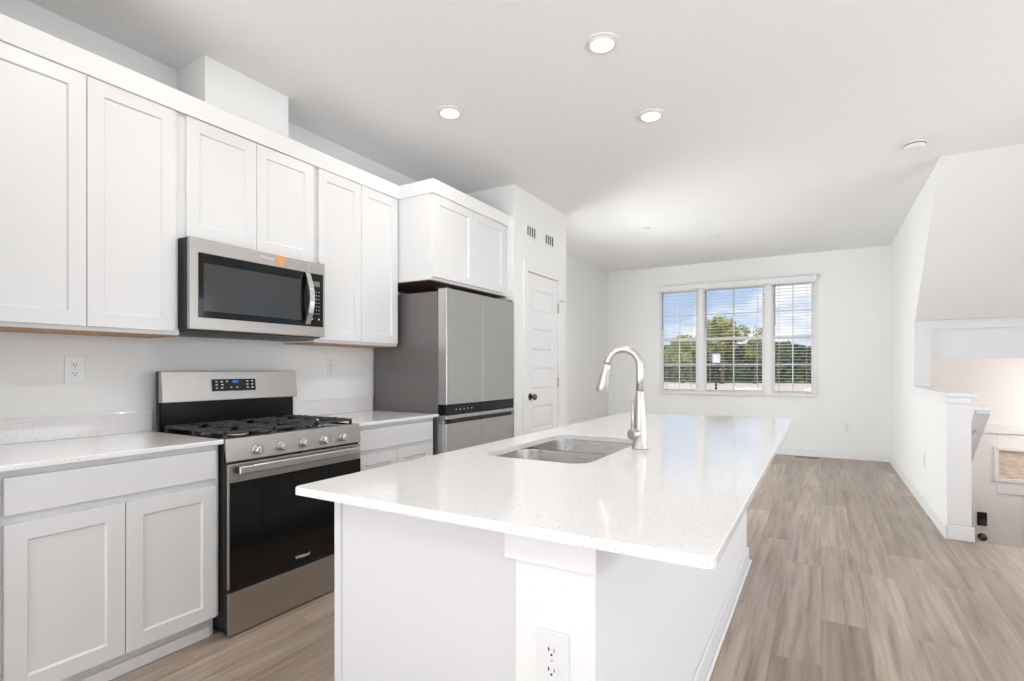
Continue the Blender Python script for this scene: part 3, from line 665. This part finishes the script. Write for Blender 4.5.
# sink
t = thing('sink', 'double-bowl stainless undermount sink set in the island top', 'sink', ((SX0 + SX1) / 2, (SY0 + SY1) / 2, .68))
zt = CT - CTH - .001; ym = 2.04
def bowl(y0, y1, dep):
    b = MB(); x0, x1 = SX0 - .004, SX1 + .004
    lv = [(rrect(x0 - .0, x1, y0, y1, .075), zt), (rrect(x0 + .002, x1 - .002, y0 + .002, y1 - .002, .073), zt - .01), (rrect(x0 + .012, x1 - .012, y0 + .012, y1 - .012, .065), zt - dep + .03), (rrect(x0 + .03, x1 - .03, y0 + .03, y1 - .03, .05), zt - dep + .006), (rrect(x0 + .06, x1 - .06, y0 + .06, y1 - .06, .03), zt - dep)]
    rs = [[b.v((p[0], p[1], z)) for p in poly] for poly, z in lv]
    for i in range(len(rs) - 1):
        for k in range(len(rs[0])): b.face([rs[i][k], rs[i][(k + 1) % len(rs[0])], rs[i + 1][(k + 1) % len(rs[0])], rs[i + 1][k]], True)
    b.face(rs[-1])
    o = b.build('bowl', 'sink', t)
    c = MB(); c.disc(((x0 + x1) / 2 - .02, (y0 + y1) / 2), .045, zt - dep, zt - dep + .003, 24); c.build('drain', 'chrome', o)
    return o
bowl(SY0 - .004, ym - .008, .19); bowl(ym + .008, SY1 + .004, .19)
b = MB(); b.box(SX0 + .03, SX1 - .03, ym - .0085, ym + .0085, zt - .10, zt - .012)
# saddle between the bowls and outer rim flange
b.box(SX0 - .02, SX1 + .02, SY0 - .02, SY0 - .002, zt - .004, zt).box(SX0 - .02, SX1 + .02, SY1 + .002, SY1 + .02, zt - .004, zt).box(SX0 - .02, SX0 - .002, SY0, SY1, zt - .004, zt).box(SX1 + .002, SX1 + .02, SY0, SY1, zt - .004, zt)
b.box(SX0, SX1, ym - .010, ym + .010, zt - .016, zt - .010)
for sx in (0, 1):
    xa, xb = (SX0 - .004, SX0 + .08) if sx == 0 else (SX1 - .08, SX1 + .004)
    b.box(xa, xb, ym - .010, ym + .010, zt - .016, zt - .002)
b.build('divider', 'sink', t, bevel=.004)
# faucet
fx, fy = -.636, 2.125
t = thing('faucet', 'tall brushed nickel gooseneck faucet on the island beside the sink', 'faucet', (fx, fy, CT))
b = MB(); b.tube([(fx, fy, CT), (fx, fy, CT + .006), (fx, fy, CT + .01), (fx, fy, CT + .05), (fx, fy, CT + .10), (fx, fy, CT + .23), (fx, fy, CT + .235)], [.033, .033, .030, .028, .025, .0165, .0155], 28)
b.build('base', 'nickel', t)
R = .070; zc = CT + .335; path = [(fx, fy, CT + .23), (fx, fy, CT + .29)]
for k in range(0, 19):
    a = math.radians(k * 172 / 18); path.append((fx - R + R * math.cos(a), fy, zc + R * math.sin(a)))
b = MB(); b.tube(path, .0145, 20); b.build('neck', 'nickel', t)
p = Vector(path[-1]); dr = (Vector(path[-1]) - Vector(path[-2])).normalized()
b = MB(); b.tube([tuple(p + dr * s) for s in (0, .003, .03, .085, .115, .118)], [.0145, .0165, .017, .0215, .024, .022], 24); b.build('spray_head', 'nickel', t)
b = MB(); dirv = Vector((-.45, -.9, 0)).normalized(); c = Vector((fx, fy, CT + .062))
b.tube([tuple(c), tuple(c + dirv * .052)], .021, 24); h = b.build('handle_hub', 'nickel', t, bevel=.003)
b = MB(); q = c + dirv * .042; b.tube([tuple(q), tuple(q + Vector((0, -.001, .06))), tuple(q + Vector((.002, -.002, .135)))], [.0065, .006, .005], 12); b.build('lever', 'nickel', h)

# ------------------------------------------------------------------ ceiling fittings
LG = [('round recessed ceiling light nearest the camera, high above the island', -.948, 2.525), ('round recessed ceiling light above the aisle in front of the range', -2.038, 2.718),
      ('round recessed ceiling light over the far half of the island', -.945, 3.40)]
hid = [(-.948, 1.1), (-2.03, 1.1), (-2.0, -1.2), (.2, -1.2), (1.7, -1.2)]  # extra ceiling lights out of view, added to light the room
for i, (lb, x, y) in enumerate(LG + [(None, x, y) for x, y in hid]):
    if lb is None: lb = 'unseen round ceiling light added to brighten the room'
    t = thing('recessed_light', lb, 'ceiling light', (x, y, CEIL - .012), 'round recessed ceiling lights')
    b = MB(); b.ring((x, y), .064, .088, CEIL - .006, CEIL + .0); b.build('trim_ring', 'plastic', t, bevel=.002)
    b = MB(); b.ring((x, y), .058, .066, CEIL - .013, CEIL - .004); b.build('inner_rim', 'lamp_rim', t)
    b = MB(); b.disc((x, y), .060, CEIL - .012, CEIL - .005, 32); b.build('diffuser', 'lamp', t)
    l = add_light('recessed_light_lamp', 'AREA', (0, 0, -.004), (0, 0, 0), LAMP_W, LAMP_C, shape='DISK', size=.12)
    l.parent = t
t = thing('smoke_detector', 'round white smoke detector on the ceiling beside the stair soffit', 'smoke detector', (.585, 4.78, CEIL - .04))
b = MB(); b.disc((.585, 4.78), .072, CEIL - .012, CEIL, 32); b.build('mounting_plate', 'plastic', t)
b = MB(); b.tube([(.585, 4.78, CEIL - .012), (.585, 4.78, CEIL - .016), (.585, 4.78, CEIL - .034), (.585, 4.78, CEIL - .042)], [.060, .066, .062, .045], 32); b.build('housing', 'plastic', t)
b = MB(); b.ring((.585, 4.78), .060, .0665, CEIL - .0205, CEIL - .0165); b.build('sensor_slot', 'slot', t)
b = MB(); b.disc((.60, 4.76), .012, CEIL - .045, CEIL - .041, 16); b.build('test_button', 'mark', t)
for (x, y, lb) in ((-1.745, 6.112, 'small flush ceiling cap nearer the left wall'), (-1.159, 6.883, 'small flush ceiling cap nearer the far window')):
    t = thing('sprinkler_cover', lb, 'sprinkler cover', (x, y, CEIL - .01), 'small round caps on the far ceiling')
    b = MB(); b.tube([(x, y, CEIL), (x, y, CEIL - .006), (x, y, CEIL - .010)], [.045, .043, .030] if x < -1.3 else [.09, .088, .07], 24); b.build('cover', 'plastic', t)
    b = MB(); b.ring((x, y), *((.030, .036) if x < -1.3 else (.066, .071)), CEIL - .0115, CEIL - .008); b.build('rim', 'cord', t)

# floor register
t = thing('floor_register', 'small brown metal floor vent below the far window wall', 'vent', (-.17, 8.44, 0))
b = MB().box(-.31, -.03, 8.39, 8.40, 0, .006).box(-.31, -.03, 8.49, 8.50, 0, .006).box(-.31, -.30, 8.40, 8.49, 0, .006).box(-.04, -.03, 8.40, 8.49, 0, .006)
b.build('register_frame', 'vent', t)
b = MB()
for k in range(12): b.box(-.295 + k * .0215, -.285 + k * .0215, 8.40, 8.49, 0.0005, .004)
b.build('louvers', 'vent', t)

# ------------------------------------------------------------------ stair handrail
t = thing('stair_handrail', 'white sloping handrail going down the stairs behind the half wall', 'handrail', (1.03, 5.1, .7))
sl = .80
def hz(y): return .955 - (y - 5.1) * sl
b = MB(); Y0, Y1 = 5.1, 6.9
for xa, xb in ((.985, 1.068),):
    b.hexa([(xa, Y0, hz(Y0) - .045), (xa, Y0, hz(Y0)), (xa, Y1, hz(Y1) - .045), (xa, Y1, hz(Y1)), (xb, Y0, hz(Y0) - .045), (xb, Y0, hz(Y0)), (xb, Y1, hz(Y1) - .045), (xb, Y1, hz(Y1))])
b.build('rail', 'trim', t, bevel=.004)
MB().box(.93, 1.075, 5.06, 5.105, .935, .965).build('rail_return', 'trim', t, bevel=.004)
for yy in (5.28, 6.3):
    b = MB(); b.tube([(.93, yy, hz(yy) - .12), (.99, yy, hz(yy) - .11), (1.02, yy, hz(yy) - .045)], .007, 10); b.disc((0, 0), .0001, 0, .0001, 3) if False else None
    b.build('bracket', 'nickel', t)
add_light('entry_lamp_light', 'POINT', (2.42, 6.85, .8), (0, 0, 0), 17, (1, .86, .80), shadow_soft_size=.10)

# ------------------------------------------------------------------ outdoors
GZ = -.12
def ground(c1, c2, name, s): return noise_mat(name, c1, c2, s, .9, detail=4)
M['grass'] = ground((.10, .13, .055), (.19, .21, .09), 'lawn', 3)
M['earth'] = ground((.55, .44, .36), (.72, .62, .54), 'bare_earth', 2)
M['bark'] = noise_mat('bark', (.10, .075, .05), (.2, .15, .1), 8, .9)
def leafm(name, a, b_): return noise_mat(name, a, b_, .9, .7, detail=3)
M['leaf1'] = leafm('leaf_bright', (.20, .24, .05), (.44, .42, .12))
M['leaf2'] = leafm('leaf_mid', (.09, .14, .04), (.22, .27, .08))
M['leaf3'] = leafm('leaf_dark', (.045, .08, .025), (.13, .17, .05))
S(MB().box(-90, 60, YF + .3, 160, GZ - .3, GZ), 'floor_lawn', 'grass')
o = MB().box(-60, 30, 33, 55, GZ, GZ + .02).build('driveway', 'earth'); o['kind'] = 'structure'
def tree(label, x, y, h, r, leaf, nleaf, ls, trunk=.18, low=.35, group='trees beyond the lawn', squash=1.0):
    t = thing('tree', label, 'tree', (x, y, GZ), group)
    b = MB(); b.tube([(x, y, GZ), (x + .1, y, GZ + h * .3), (x, y, GZ + h * .75)], [trunk, trunk * .7, trunk * .25], 8)
    for k in range(6):
        a = random.uniform(0, 6.28); z = GZ + h * random.uniform(.3, .6)
        b.tube([(x, y, z), (x + math.cos(a) * r * .6, y + math.sin(a) * r * .6, z + h * .2)], [trunk * .35, trunk * .1], 6)
    b.build('trunk', 'bark', t)
    b = MB(); cl = []
    for k in range(16):
        a = random.uniform(0, 6.28); q = math.sqrt(random.random()) * r * .75
        cl.append((x + math.cos(a) * q, y + math.sin(a) * q, GZ + h * (low + (1 - low) * random.uniform(.1, .85) * (1 - .35 * q / r)), r * random.uniform(.25, .42)))
    for k in range(nleaf):
        c = random.choice(cl); d = Vector((random.gauss(0, 1), random.gauss(0, 1), random.gauss(0, .8))).normalized() * c[3] * random.uniform(.55, 1)
        p = Vector(c[:3]) + d; n1 = Vector((random.gauss(0, 1), random.gauss(0, 1), random.gauss(0, 1))).normalized(); u = n1.orthogonal().normalized() * ls * random.uniform(.6, 1.3); v = n1.cross(u.normalized()) * ls * random.uniform(.5, 1)
        b.face([b.v(tuple(p - u)), b.v(tuple(p - v * .6)), b.v(tuple(p + u)), b.v(tuple(p + v * .6))])
    b.build('foliage', leaf, t)
def wpos(px, D):   # direction of a spot beyond the window, D metres of depth
    r_ = (px - 512) / 531 * D; th = math.radians(30.2); return (r_ * math.cos(th) - D * math.sin(th), r_ * math.sin(th) + D * math.cos(th))
x, y = wpos(722, 47); tree('broad yellow-green tree standing in the middle of the window view', x, y, 6.5, 2.4, 'leaf1', 4200, .17, .2, .35)
x, y = wpos(755, 47); tree('thin-leaved tree to the right of the broad tree in the window view', x, y, 5.8, 1.3, 'leaf1', 600, .15, .12, .35)
x, y = wpos(683, 49); tree('yellow-green tree to the left of the broad tree in the window view', x, y, 5.3, 1.7, 'leaf1', 1500, .17, .16, .3)
i = 0
for px in range(640, 850, 19):
    x, y = wpos(px + random.uniform(-2, 2), 62 + (i % 2) * 5)
    tree('dark green tree in the distant tree line behind the lawn', x, y, random.uniform(5.6, 6.2), random.uniform(1.5, 1.8), 'leaf2' if i % 2 else 'leaf3', 1300, .24, .2, .02, 'distant tree line seen through the window'); i += 1
b = MB()
for k in range(26000):
    x = random.uniform(-50, 10); p = Vector((x, 55 + random.uniform(-.7, .7), GZ + random.uniform(0, 3.6 + .25 * math.sin(x * .9) + .15 * math.sin(x * 2.3)))); n1 = Vector((random.gauss(0, 1), random.gauss(0, 1), random.gauss(0, 1))).normalized()
    u = n1.orthogonal() * .19; v = n1.cross(u.normalized()) * .15
    b.face([b.v(tuple(p - u)), b.v(tuple(p - v)), b.v(tuple(p + u)), b.v(tuple(p + v))])
tag(b.build('hedge', 'leaf3'), 'long dark green hedge at the back of the lawn outside the window', 'hedge')
# lantern post
x, y = wpos(716, 13)
t = thing('lantern_post', 'white glass lantern on a black post outside the middle window', 'lantern', (x, y, GZ))
b = MB(); b.tube([(x, y, GZ), (x, y, GZ + .06), (x, y, GZ + .08), (x, y, GZ + 1.50)], [.10, .10, .03, .025], 12); b.build('post', 'charcoal', t)
b = MB(); b.prism([(x + .10 * math.cos(a * math.pi / 3), y + .10 * math.sin(a * math.pi / 3)) for a in range(6)], GZ + 1.50, GZ + 1.74); b.build('lantern_glass', 'plastic', t)
b = MB(); b.tube([(x, y, GZ + 1.74), (x, y, GZ + 1.82), (x, y, GZ + 1.88)], [.13, .05, .02], 6); b.build('lantern_roof', 'charcoal', t)
